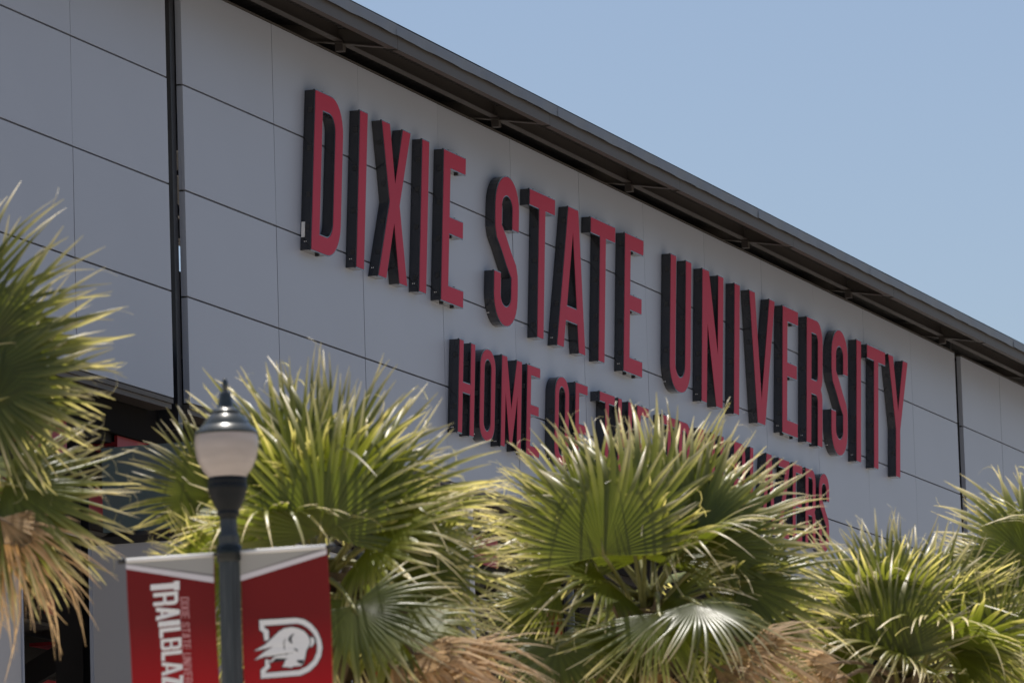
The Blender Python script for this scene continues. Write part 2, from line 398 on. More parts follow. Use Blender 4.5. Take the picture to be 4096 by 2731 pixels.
# closed back wall of the concourse under the seats so that the frame reads dark
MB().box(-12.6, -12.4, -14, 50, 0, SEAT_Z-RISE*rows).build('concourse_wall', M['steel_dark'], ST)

# ------------------------------------------------------------------ lettering
def arc(cx, cy, r, a0, a1, n=8, ry=None):
    ry = ry or r
    return [(cx+r*math.cos(math.radians(a0+(a1-a0)*i/n)), cy+ry*math.sin(math.radians(a0+(a1-a0)*i/n))) for i in range(n+1)]
def stroke(c, t):
    l, r_ = [], []
    n = len(c)
    for i, p in enumerate(c):
        a, b = c[max(i-1, 0)], c[min(i+1, n-1)]
        dx, dy = b[0]-a[0], b[1]-a[1]; q = math.hypot(dx, dy); nx, ny = -dy/q*t/2, dx/q*t/2
        l.append((p[0]+nx, p[1]+ny)); r_.append((p[0]-nx, p[1]-ny))
    return l + r_[::-1]
GW = dict(D=.485, I=.135, X=.52, E=.42, S=.475, T=.54, A=.605, U=.50, N=.525, V=.675, R=.44, Y=.605, H=.50, O=.485, M=.655, F=.425, L=.40, B=.475, Z=.467)
def glyph(ch, w=None, t=.133, b=.112):
    """outline loops of a letter: first loop outer, the rest holes; height 1"""
    w = w or GW[ch]
    if ch == 'I': return [[(0, 0), (w, 0), (w, 1), (0, 1)]]
    if ch == 'E': return [[(0, 0), (w, 0), (w, b), (t, b), (t, .455), (w*.93, .455), (w*.93, .455+b), (t, .455+b), (t, 1-b), (w, 1-b), (w, 1), (0, 1)]]
    if ch == 'F': return [[(0, 0), (t, 0), (t, .43), (w*.92, .43), (w*.92, .43+b), (t, .43+b), (t, 1-b), (w, 1-b), (w, 1), (0, 1)]]
    if ch == 'L': return [[(0, 0), (w, 0), (w, b), (t, b), (t, 1), (0, 1)]]
    if ch == 'T':
        c = w/2; return [[(c-t/2, 0), (c+t/2, 0), (c+t/2, 1-b), (w, 1-b), (w, 1), (0, 1), (0, 1-b), (c-t/2, 1-b)]]
    if ch == 'H': return [[(0, 0), (t, 0), (t, .44), (w-t, .44), (w-t, 0), (w, 0), (w, 1), (w-t, 1), (w-t, .44+b), (t, .44+b), (t, 1), (0, 1)]]
    if ch == 'D':
        R_ = min(.22, w*.45); r_ = max(R_-t*.85, .03)
        o = [(0, 0)] + arc(w-R_, R_, R_, -90, 0) + arc(w-R_, 1-R_, R_, 0, 90) + [(0, 1)]
        h = [(t, b)] + arc(w-t-r_, b+r_, r_, -90, 0) + arc(w-t-r_, 1-b-r_, r_, 0, 90) + [(t, 1-b)]
        return [o, h]
    if ch == 'O':
        R_ = w*.47; r_ = max(R_-t*.9, .03); q = .20
        o = arc(w-R_, q, R_, -90, 0, 8, q) + arc(w-R_, 1-q, R_, 0, 90, 8, q) + arc(R_, 1-q, R_, 90, 180, 8, q) + arc(R_, q, R_, 180, 270, 8, q)
        q2 = .10
        h = arc(w-t-r_, b+q2, r_, -90, 0, 6, q2) + arc(w-t-r_, 1-b-q2, r_, 0, 90, 6, q2) + arc(t+r_, 1-b-q2, r_, 90, 180, 6, q2) + arc(t+r_, b+q2, r_, 180, 270, 6, q2)
        return [o, h]
    if ch == 'U':
        R_ = w*.47; q = .2; r_ = max(R_-t*.9, .03); q2 = .1
        o = arc(R_, q, R_, 180, 270, 8, q) + arc(w-R_, q, R_, -90, 0, 8, q) + [(w, 1), (w-t, 1)]
        o += arc(w-t-r_, b+q2, r_, 0, -90, 6, q2) + arc(t+r_, b+q2, r_, 270, 180, 6, q2) + [(t, 1), (0, 1)]
        return [o]
    if ch == 'S':
        h = t/2; R_ = w/2-h; q = .20-b/2
        c = [(w-h, .66), (w-h, .73)] + arc(w/2, 1-b/2-q, R_, 0, 180, 14, q) + [(h, .70)]
        c += [(h+.004, .655), (h+.02, .62), (w/2-.05, .545), (w/2, .50), (w/2+.05, .455), (w-h-.02, .38), (w-h-.004, .345)]
        c += [(w-h, .30)] + arc(w/2, b/2+q, R_, 0, -180, 14, q) + [(h, .27), (h, .34)]
        return [stroke(c, t)]
    if ch == 'A':
        a, tt = .215*w/.605, t*1.06; k = (w-a)/2
        x = lambda y: k*y
        y0, y1 = .195, .30; ya = (w/2-tt)/k
        return [[(0, 0), (tt, 0), (tt+x(y0), y0), (w-tt-x(y0), y0), (w-tt, 0), (w, 0), (w-k, 1), (k, 1)],
                [(tt+x(y1), y1), (w-tt-x(y1), y1), (w/2, min(ya, .90))]]
    if ch == 'V':
        a, tt = .20*w/.675, t*1.10; k = (w-a)/2; yi = 1-(w/2-tt)/k
        return [[(0, 1), (k, 0), (w-k, 0), (w, 1), (w-tt, 1), (w/2, yi), (tt, 1)]]
    if ch == 'Y':
        tt = t*1.12
        return [[(0, 1), (w/2-t/2, .40), (w/2-t/2, 0), (w/2+t/2, 0), (w/2+t/2, .40), (w, 1), (w-tt, 1), (w/2, .56), (tt, 1)]]
    if ch == 'X':
        tt = t*1.08
        return [[(0, 0), (tt, 0), (w/2, .37), (w-tt, 0), (w, 0), (w/2+t*.68, .5), (w, 1), (w-tt, 1), (w/2, .63), (tt, 1), (0, 1), (w/2-t*.68, .5)]]
    if ch == 'N': return [[(0, 0), (t, 0), (t, .60), (w-t*1.2, 0), (w, 0), (w, 1), (w-t, 1), (w-t, .40), (t*1.2, 1), (0, 1)]]
    if ch == 'M':
        c = w/2
        return [[(0, 0), (t, 0), (t, .60), (c-t*.33, .06), (c+t*.33, .06), (w-t, .60), (w-t, 0), (w, 0), (w, 1), (w-t*1.25, 1), (c, .44), (t*1.25, 1), (0, 1)]]
    if ch == 'Z': return [[(0, 0), (w, 0), (w, b), (t*1.25, b), (w, 1-b), (w, 1), (0, 1), (0, 1-b), (w-t*1.25, 1-b), (0, b)]]
    if ch == 'R':
        R_ = min(.17, w*.4); r_ = max(R_-t*.85, .03)
        o = [(0, 0), (t, 0), (t, .40)] + arc(w-t-.05, .35, .05, 90, 0, 5) + [(w-t, 0), (w, 0), (w, .38)] + [(w-.012, .425), (w-.045, .46), (w-.012, .50), (w, .55)]
        o += arc(w-R_, 1-R_, R_, 0, 90) + [(0, 1)]
        h = [(t, .515)] + arc(w-t-.05, .565, .05, -90, 0, 5) + arc(w-t-r_, 1-b-r_, r_, 0, 90) + [(t, 1-b)]
        return [o, h]
    if ch == 'B':
        R_ = min(.17, w*.4); r_ = max(R_-t*.85, .03)
        o = [(0, 0)] + arc(w-R_, R_, R_, -90, 0) + [(w, .42), (w-.012, .46), (w-.045, .50), (w-.012, .54), (w, .58)] + arc(w-R_, 1-R_, R_, 0, 90) + [(0, 1)]
        h1 = [(t, b)] + arc(w-t-r_, b+r_, r_, -90, 0) + arc(w-t-.05, .39, .05, 0, 90, 5) + [(t, .44)]
        h2 = [(t, .555)] + arc(w-t-.05, .605, .05, -90, 0, 5) + arc(w-t-r_, 1-b-r_, r_, 0, 90) + [(t, 1-b)]
        return [o, h1, h2]
def area(p): return sum(p[i-1][0]*p[i][1]-p[i][0]*p[i-1][1] for i in range(len(p)))/2
def orient(loops):
    return [(l if (area(l) > 0) == (i == 0) else l[::-1]) for i, l in enumerate(loops)]
def inset(loops, d):
    res = []
    for l in loops:
        n = len(l); q = []
        for i in range(n):
            p0, p, p1 = l[i-1], l[i], l[(i+1) % n]
            e0 = Vector((p[0]-p0[0], p[1]-p0[1])); e1 = Vector((p1[0]-p[0], p1[1]-p[1]))
            if e0.length < 1e-6 or e1.length < 1e-6: q.append(p); continue
            n0 = Vector((-e0.y, e0.x)).normalized(); n1 = Vector((-e1.y, e1.x)).normalized()
            b_ = n0+n1; L_ = max(.35, 1+n0.dot(n1))
            q.append((p[0]+b_.x*d/L_, p[1]+b_.y*d/L_))
        res.append(q)
    return res
def tess(loops):
    pts = [p for l in loops for p in l]
    tri = tessellate_polygon([[Vector((p[0], p[1], 0)) for p in l] for l in loops])
    out = []
    for t_ in tri:
        a, b_, c = (pts[i] for i in t_)
        ar = (b_[0]-a[0])*(c[1]-a[1])-(c[0]-a[0])*(b_[1]-a[1])
        out.append(tuple(t_) if ar > 0 else tuple(t_[::-1]))
    return pts, out
def prism(mb, loops, f, d0, d1, m=0, back=False):
    """loops in 2D, f(x, y, depth) -> 3D"""
    pts, tri = tess(loops)
    mb.add([f(p[0], p[1], d1) for p in pts], tri, m)
    if back: mb.add([f(p[0], p[1], d0) for p in pts], [t_[::-1] for t_ in tri], m)
    for l in loops:
        n = len(l)
        mb.add([f(p[0], p[1], d0) for p in l]+[f(p[0], p[1], d1) for p in l], [(i, (i+1) % n, n+(i+1) % n, n+i) for i in range(n)], m)
SHEAR = .145
DEP = .138
def channel_letter(ch, s_top, w, zt, h, label, group, clip_seed):
    z0 = zt-h; s0 = s_top-SHEAR*h
    t, b = .133, .112
    lp = orient(glyph(ch, w/h, t, b))
    sc = [[((x+SHEAR*y)*h, y*h) for x, y in l] for l in lp]
    o = empty('sign_letter', W(.0, s0, z0), -A)
    tag(o, label, 'sign letter', group)
    f = lambda x, y, d: (d, x, y)
    can = MB(); prism(can, sc, f, .001, .118)
    lip = inset(sc, -.007)
    # slightly wider retainer edge round the face
    prism(can, lip, f, .116, DEP, 0, True)
    c = can.build('can', M['letter_can'], o)
    fc = MB(); prism(fc, inset(sc, .007), f, DEP-.004, DEP+.004); fc.build('face', M['letter_face'], o)
    # cable clips that break the outline of the can
    r_ = random.Random(clip_seed); cl = MB(); out = sc[0]
    for i in range(len(out)):
        p, q = out[i], out[(i+1) % len(out)]; L_ = math.hypot(q[0]-p[0], q[1]-p[1])
        if L_ < .5: continue
        for u_ in range(int(L_/.42)):
            k_ = (u_+r_.uniform(.3, .7))/max(1, int(L_/.42)); x, y = p[0]+(q[0]-p[0])*k_, p[1]+(q[1]-p[1])*k_
            cl.box(.06, .112, x-.013, x+.013, y-.03, y+.03)
    if cl.v: cl.build('clip', M['plastic_black'], o)['kind'] = 'stuff'
    # pale drain screws low on the left side
    MB().box(.05, .058, -.009+SHEAR*.05*h, -.0045+SHEAR*.05*h, .05*h, .05*h+.012).box(.072, .08, -.009+SHEAR*.05*h, -.0045+SHEAR*.05*h, .05*h, .05*h+.012).build('screw', M['white'], o)
    return o
L1 = [('D', 3.90, .97, 'D', 'DIXIE'), ('I', 5.43, .27, 'first I', 'DIXIE'), ('X', 6.20, 1.04, 'X', 'DIXIE'), ('I', 7.67, .26, 'second I', 'DIXIE'), ('E', 8.48, .84, 'E', 'DIXIE'),
      ('S', 10.50, .95, 'S', 'STATE'), ('T', 11.87, 1.06, 'first T', 'STATE'), ('A', 13.10, 1.21, 'A', 'STATE'), ('T', 14.47, 1.09, 'second T', 'STATE'), ('E', 16.0, .85, 'E', 'STATE'),
      ('U', 18.13, 1.0, 'U', 'UNIVERSITY'), ('N', 19.68, 1.05, 'N', 'UNIVERSITY'), ('I', 21.30, .27, 'first I', 'UNIVERSITY'), ('V', 22.06, 1.35, 'V', 'UNIVERSITY'), ('E', 23.84, .84, 'E', 'UNIVERSITY'), ('R', 25.17, .89, 'R', 'UNIVERSITY'),
      ('S', 26.57, .94, 'S', 'UNIVERSITY'), ('I', 28.03, .27, 'second I', 'UNIVERSITY'), ('T', 28.66, 1.10, 'T', 'UNIVERSITY'), ('Y', 29.95, 1.21, 'Y', 'UNIVERSITY')]
L2 = [('H', 8.86, .61, 'H', 'HOME'), ('O', 9.68, .59, 'O', 'HOME'), ('M', 10.52, .80, 'M', 'HOME'), ('E', 11.54, .53, 'E', 'HOME'), ('O', 12.70, .59, 'O', 'OF'), ('F', 13.56, .52, 'F', 'OF'),
      ('T', 14.61, .66, 'T', 'THE'), ('H', 15.43, .62, 'H', 'THE'), ('E', 16.29, .53, 'E', 'THE'), ('T', 17.46, .66, 'T', 'TRAILBLAZERS'), ('R', 18.25, .55, 'first R', 'TRAILBLAZERS'), ('A', 18.95, .74, 'first A', 'TRAILBLAZERS'),
      ('I', 19.84, .17, 'I', 'TRAILBLAZERS'), ('L', 20.28, .50, 'first L', 'TRAILBLAZERS'), ('B', 20.97, .58, 'B', 'TRAILBLAZERS'), ('L', 21.80, .50, 'second L', 'TRAILBLAZERS'), ('A', 22.42, .74, 'second A', 'TRAILBLAZERS'), ('Z', 23.31, .57, 'Z', 'TRAILBLAZERS'),
      ('E', 24.07, .52, 'E', 'TRAILBLAZERS'), ('R', 24.77, .56, 'second R', 'TRAILBLAZERS'), ('S', 25.52, .58, 'S', 'TRAILBLAZERS')]
ORD = dict(DIXIE='first', STATE='second', UNIVERSITY='third', HOME='first', OF='second', THE='third', TRAILBLAZERS='fourth')
for i, (ch, s, w, nm, wd) in enumerate(L1):
    o = channel_letter(ch, s, w, 12.775+CAM_Z, 1.99, 'tall red black-sided sign letter, the %s of the upper line\'s %s word' % (nm, ORD[wd]), 'tall letters of the upper sign line', i)
    if i == 0:
        MB().add([(n_, SHEAR*z_-e_, z_) for e_ in (.001, .009) for n_, z_ in ((.010, .16), (.054, .16), (.054, .35), (.010, .35))], [(4, 5, 6, 7), (0, 3, 2, 1), (0, 1, 5, 4), (1, 2, 6, 5), (2, 3, 7, 6), (3, 0, 4, 7)]).build('maker_plate', M['white'], o)
for i, (ch, s, w, nm, wd) in enumerate(L2):
    channel_letter(ch, s, w, 10.372+CAM_Z, 1.22, 'small red black-sided sign letter, the %s of the lower line\'s %s word' % (nm, ORD[wd]), 'small letters of the lower sign line', 50+i)

# exit sign under the concourse beam
M['exit_green'] = mat('exit_green', (.03, .32, .08), .5)
E0 = W(-.15, 0, 0); dE = ray(97, 1660); tE = (E0-Vector((0, 0, CAM_Z))).dot(N)/dE.dot(N); PE = Vector((0, 0, CAM_Z))+dE*tE
ex = empty('exit_sign', PE, 0)
ex.rotation_euler.z = 0; tag(ex, 'small white exit sign with green letters hanging under the wall foot', 'exit sign')
MB().box(-.16, .16, 0, .03, -.085, .085).build('plate', M['white'], ex)
mbx = MB(); x0 = -.12
for ch, w in (('E', .42), ('X', .5), ('I', .14), ('T', .46)):
    lp = orient(glyph(ch, w, .14, .12)); prism(mbx, [[(x0+x*.11, -.055+y*.11) for x, y in l] for l in lp], lambda x, y, d: (x, -d, y), 0.0, .004); x0 += w*.11+.02
mbx.build('letters', M['exit_green'], ex)
MB().tube([(-.1, .015, .085), (-.1, .015, .5)], .006, 6).build('hanger', M['steel_dark'], ex); MB().tube([(.1, .015, .085), (.1, .015, .5)], .006, 6).build('hanger', M['steel_dark'], ex)

# ------------------------------------------------------------------ lamp post with banners
LD = 34.70
LP = at(527, 1300, 35); LP.z = 0
LP_LOC = Vector((LP.x, LP.y, 0))
lamp = empty('lamp_post', LP_LOC, -A); tag(lamp, 'dark green-grey metal lamp post with frosted acorn globe and ribbed domed cap', 'lamp post')
def lz(y): return CAM_Z+4.812-((1480+y/2.53)-1501)*.001524
q = .000605
fin = MB().lathe([(.001, lz(42)), (14*q, lz(48)), (26*q, lz(70)), (32*q, lz(100)), (32*q, lz(125)), (26*q, lz(150)), (20*q, lz(164)), (24*q, lz(172)), (40*q, lz(180)), (46*q, lz(190))], 24, 0, 8, .12).build('finial', M['post'], lamp)
cap = MB().lathe([(30*q, lz(184)), (52*q, lz(190)), (60*q, lz(215)), (62*q, lz(235)), (72*q, lz(275)), (84*q, lz(330)), (96*q, lz(350)), (120*q, lz(368)), (145*q, lz(384)), (154*q, lz(394)), (154*q, lz(404)), (146*q, lz(412)),
                  (160*q, lz(424)), (190*q, lz(450)), (215*q, lz(480)), (234*q, lz(508)), (246*q, lz(528)), (252*q, lz(538)), (268*q, lz(548)), (285*q, lz(562)), (305*q, lz(584)), (320*q, lz(602)), (328*q, lz(612)), (329*q, lz(626)), (320*q, lz(634)), (280*q, lz(634))], 64).build('cap', M['post'], lamp)
MB().lathe([(316*q, lz(632)), (322*q, lz(650)), (326*q, lz(690)), (326*q, lz(730)), (321*q, lz(790)), (310*q, lz(850)), (293*q, lz(905)), (270*q, lz(955)), (240*q, lz(1005)), (212*q, lz(1040)), (190*q, lz(1074)), (180*q, lz(1085))], 64).build('globe', M['globe'], lamp)
MB().lathe([(186*q, lz(1066)), (197*q, lz(1072)), (199*q, lz(1130)), (196*q, lz(1136)), (202*q, lz(1142)), (200*q, lz(1205)), (193*q, lz(1215)), (186*q, lz(1240)), (172*q, lz(1290)), (150*q, lz(1340)), (128*q, lz(1380)), (112*q, lz(1405)), (108*q, lz(1425)), (116*q, lz(1432)), (118*q, lz(1446)), (108*q, lz(1456)), (92*q, lz(1470)), (88*q, lz(1500))], 48).build('collar', M['collar'], lamp)
zt_ = lz(1490)
MB().lathe([(.053, zt_), (.053, zt_-.09), (.064, zt_-.10), (.066, zt_-.12), (.064, zt_-.13), (.065, zt_-.16), (.068, 3.9), (.072, 2.4), (.078, 1.05)], 96, 0, 16, .10).build('post', M['post_worn'], lamp)
MB().lathe([(.085, 1.06), (.10, 1.03), (.10, .98), (.12, .9), (.15, .5), (.17, .42), (.17, .34), (.20, .30), (.21, .06), (.23, .05), (.23, 0)], 48).build('base', M['post'], lamp)

# positions on the banner plane (through the post, square to the facade)
def bpt(x, y):
    d = ray(x, y); P0 = LP_LOC-Vector((0, 0, CAM_Z)); t_ = P0.dot(U)/d.dot(U); X = d*t_-P0
    return X.dot(N), X.z-CAM_Z
def r4(x, y): return bpt(480+x/2.845, 2180+y/2.845)
def r2(x, y): return bpt(1000+x/4.115, 2350+y/4.115)
def r8(x, y): return bpt(400+x/2.302, 2050+y/2.302)
def arms(n0, n1, ztop, zbot, tip):
    for z in (ztop, zbot):
        a = MB().tube([(0, 0, z), (tip, 0, z)], .011, 10).build('banner_arm', M['plastic_black'], lamp)
        s_ = 1 if tip > 0 else -1
        MB().tube([(tip-.002*s_, 0, z), (tip+.032*s_, 0, z)], .019, 12).build('end_ball', M['plastic_black'], a)
    MB().lathe([(.068, ztop+.05), (.079, ztop+.045), (.079, ztop-.045), (.068, ztop-.05)], 32).build('arm_band', M['post'], lamp)
BL = 1.42
def banner(n0, n1, zt, white_poly, line_poly, label, mt, sway, bl=BL):
    """thin vinyl sheet hung on the arm; origin on the post axis at the height of the upper arm"""
    o = empty('banner', LP_LOC+Vector((0, 0, zt)), -A); tag(o, label, 'banner', 'banners on poles')
    rows_, cols_ = 28, 8; vs = []
    for side in (-.0015, .0015):
        for i in range(rows_+1):
            for j in range(cols_+1):
                u_, v_ = j/cols_, i/rows_
                n_ = n0+(n1-n0)*u_; y = cloth(n_, -v_*bl)
                vs.append((n_+sway*v_, y+side, -v_*bl))
    k = cols_+1; m_ = (rows_+1)*k; fs = []
    for i in range(rows_):
        for j in range(cols_):
            a = i*k+j; fs += [(a, a+k, a+k+1, a+1), (m_+a, m_+a+1, m_+a+k+1, m_+a+k)]
    b_ = MB().add(vs, fs, 0, True).build('sheet', mt, o)
    # rolled sleeve over the arm
    MB().tube([(n0+.004, 0, 0.0), (n1-.004, 0, 0.0)], .0145, 12).build('sleeve', M['white'], o)
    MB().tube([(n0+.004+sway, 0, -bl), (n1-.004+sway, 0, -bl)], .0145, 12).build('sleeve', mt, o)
    if white_poly:
        flat('print_corner', [white_poly], M['silver_print'], o, .0030)
        flat('print_line', [line_poly], M['grey_print'], o, .0038)
        flat('painted_shade_line', [[line_poly[1], line_poly[2], (line_poly[2][0], line_poly[2][1]+.014), (line_poly[1][0], line_poly[1][1]+.004)]], M['shade_line'], o, .0042)  # shadow between corner and pale line, painted as a dark strip
    return o
def cloth(n_, z): return .016*math.sin(z*3.1+n_*4)*min(1, -z*2) + .010*math.sin(n_*11+z*1.7)*min(1, -z*3)
def flat(name, loops, mt, o, off, dens=0):
    loops = orient(loops); pts, tri = tess(loops)
    MB().add([(p[0], cloth(p[0], p[1])-.0015-off, p[1]) for p in pts], tri).build(name, mt, o)
def flat_many(name, polys, mt, o, off):
    mb_ = MB()
    for loops in polys:
        loops = orient(loops); pts, tri = tess(loops)
        mb_.add([(p[0], cloth(p[0], p[1])-.0015-off, p[1]) for p in pts], tri)
    return mb_.build(name, mt, o)

zl = (r4(60, 185)[1]+r4(1040, 100)[1])/2+CAM_Z
zr = (r8(1290, 362)[1]+r8(2085, 312)[1])/2+CAM_Z
nl0, nl1 = r4(70, 200)[0], r4(1075, 250)[0]
nr0, nr1 = r8(1290, 450)[0], r8(2092, 400)[0]
arms(nl0, nl1, zl, zl-BL, nl0-.015); arms(nr0, nr1, zr, zr-BL, nr1+.015)
def rel(pts, f_, zb):
    return [(f_(x, y)[0], f_(x, y)[1]+CAM_Z-zb) for x, y in pts]
wp = rel([(75, 235), (75, 200), (1060, 115), (1085, 380), (1085, 360)], r4, zl); wp = [(nl0+.001, -.03), (nl0+.001, -.004), (nl1-.001, -.004), (nl1-.001, wp[3][1])]
lp_ = [(nl0+.001, -.052), (nl0+.001, -.022), (nl1-.001, wp[3][1]+.012), (nl1-.001, wp[3][1]-.026)]
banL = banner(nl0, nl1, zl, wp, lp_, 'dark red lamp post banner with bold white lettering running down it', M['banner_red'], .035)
# TRAILBLAZERS down the banner: letters turned a quarter to the right, their feet on a curved line
ys = [415, 532, 692, 856, 932, 1055, 1197, 1312, 1484, 1600, 1712, 1845, 1960]
xb = [352, 382, 412, 436, 448, 460, 466, 470, 471, 470, 468, 464]
xc = [682, 664, 682, 686, 691, 698, 702, 707, 710, 712, 714, 716]
polys = []
for i, ch in enumerate('TRAILBLAZERS'):
    y0, y1 = ys[i], ys[i+1]-12
    if ch == 'I': y1 = y0+62
    hgt = xc[i]-xb[i]; w = (y1-y0)/hgt
    lp = glyph(ch, w, .52/2.0 if ch != 'I' else .2, .20)
    if ch in 'RB': lp = glyph(ch, w, .16, .15)
    if ch == 'A': lp = glyph(ch, w, .17, .12)
    if ch == 'T': lp = glyph(ch, w, .20, .20)
    if ch in 'LEZS': lp = glyph(ch, w, .19, .17)
    lean = 26
    polys.append([rel([(xb[i]+y*hgt, y0+x*hgt-lean*(y-.5)) for x, y in l], r4, zl) for l in lp])
flat_many('wordmark', polys, M['white'], banL, .003)
polys = []; y = 590
for ch in 'DIXIE STATE UNIVERSITY':
    if ch == ' ': y += 34; continue
    wd = 22 if ch == 'I' else 54
    x0 = 690+(y-590)*.030; x1 = x0+100
    lp = glyph(ch, wd/(x1-x0), .12 if ch != 'I' else .12, .11)
    if ch == 'I': lp = [[(.04, 0), (.17, 0), (.17, 1), (.04, 1)]]
    polys.append([rel([(x0+yy*(x1-x0), y+x*(x1-x0)) for x, yy in l], r4, zl) for l in lp])
    y += wd+9
flat_many('small_lettering', polys, M['pink_print'], banL, .003)

wpr = rel([(1300, 610)], r8, zr)[0][1]
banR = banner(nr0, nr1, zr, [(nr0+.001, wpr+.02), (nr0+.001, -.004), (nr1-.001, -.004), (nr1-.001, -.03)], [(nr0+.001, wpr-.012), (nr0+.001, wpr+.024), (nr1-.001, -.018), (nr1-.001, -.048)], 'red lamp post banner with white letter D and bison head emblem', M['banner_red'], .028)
Dl = [(245, 870), (225, 735), (165, 690), (155, 530), (760, 495), (900, 520), (1010, 590), (1110, 710), (1170, 850), (1195, 980), (1175, 1130), (1110, 1260), (1000, 1370), (850, 1440), (195, 1490), (190, 1350), (260, 1290), (262, 1180), (325, 1180), (340, 1310), (275, 1365), (270, 1400), (830, 1355), (960, 1290), (1060, 1190), (1110, 1060), (1115, 960), (1090, 830), (1040, 740), (960, 660), (880, 610), (790, 585), (235, 620), (245, 655), (310, 700), (318, 850)]
Hd = [(80, 1040), (250, 940), (400, 800), (480, 720), (570, 665), (700, 645), (800, 665), (900, 710), (970, 790), (1000, 880), (985, 960), (945, 1020), (930, 1100), (915, 1180), (890, 1260), (850, 1285), (740, 1290), (690, 1315), (620, 1300), (545, 1300), (580, 1240), (600, 1180), (450, 1200), (320, 1235), (420, 1120), (250, 1130), (90, 1190), (250, 1050), (400, 960), (230, 1010)]
horn = [(1010, 800), (1060, 830), (1075, 890), (1040, 960), (1000, 975), (1012, 920)]
ear = [(640, 830), (690, 775), (745, 745), (700, 810), (690, 860), (715, 900), (690, 915), (650, 870)]
eye = [(730, 985), (790, 1015), (815, 1050), (765, 1035)]
nose = [(785, 1190), (905, 1185), (885, 1262), (840, 1245), (800, 1222)]
jaw = [(560, 880), (600, 820), (575, 900), (590, 1030), (630, 1110), (602, 1100), (572, 1035)]
hair = [(250, 1000), (400, 950), (330, 1000)]
def grow(l, d): return inset(orient([l]), -d)[0]
flat('emblem_backing', [rel(grow(Dl, 14), r2, zr)], M['black_print'], banR, .0028)  # printed black backing that outlines the letter
flat('emblem_letter', [rel(Dl, r2, zr)], M['white'], banR, .0036)
flat_many('emblem_outline', [[rel(grow(Hd, 16), r2, zr)], [rel(grow(horn, 14), r2, zr)]], M['black_print'], banR, .0044)
flat_many('emblem_head', [[rel(Hd, r2, zr)], [rel(horn, r2, zr)]], M['white'], banR, .0052)
flat_many('emblem_marks', [[rel(p_, r2, zr)] for p_ in (ear, eye, nose, jaw)], M['black_print'], banR, .0060)

# taller banner poles standing by the facade, seen through the palms
def far_pole(px, py, d, left, right, nm):
    P = at(px/1.7415, py/1.7415, d); zt = P.z
    o = empty('banner_pole', (P.x, P.y, 0), -A); tag(o, nm, 'pole')
    MB().lathe([(.0, zt+1.0), (.05, zt+.98), (.06, zt+.5), (.07, 3), (.09, 0)], 24).build('post', M['post_worn'], o)
    for n0, n1, src, lb in ((nl0, nl1, left, 'vertical lettering'), (nr0, nr1, right, 'letter D emblem')):
        if not src: continue
        for z in (zt, zt-BL): MB().tube([(0, 0, z), ((n0-.02) if n0 < -.2 else n1+.02, 0, z)], .012, 8).build('banner_arm', M['plastic_black'], o)
        c = copy_tree(src); c.location = (P.x, P.y, zt)
        c['label'] = 'far red banner with white %s on the pole by the facade' % lb
        for q_ in c.children: pass
    return o, P
far_pole(2275, 2362, 69, banL, None, 'dark pole by the facade carrying the far lettered red banner')
o, P = far_pole(1440, 2318, 66, None, banR, 'dark pole by the facade carrying the far emblem banner')
pb = MB().box(.12, .56, -.002, .002, -1.1, 0).build('banner', M['banner_purple'], loc=W(.35, 4.0, 0), rz=-A)
Pp = at(1462/1.7415, 2455/1.7415, 72); pb.location = (Pp.x-.1, Pp.y, Pp.z)
MB().tube([(.10, 0, 0), (.58, 0, 0)], .014, 8).build('rod', M['plastic_black'], pb); MB().tube([(.10, 0, -1.1), (.58, 0, -1.1)], .014, 8).build('rod', M['plastic_black'], pb)
MB().tube([(.09, 0, .3), (.09, 0, -Pp.z)], .03, 10).build('post', M['post_worn'], pb)
tag(pb, 'plain purple banner on a thin post half hidden behind palm fronds', 'banner')

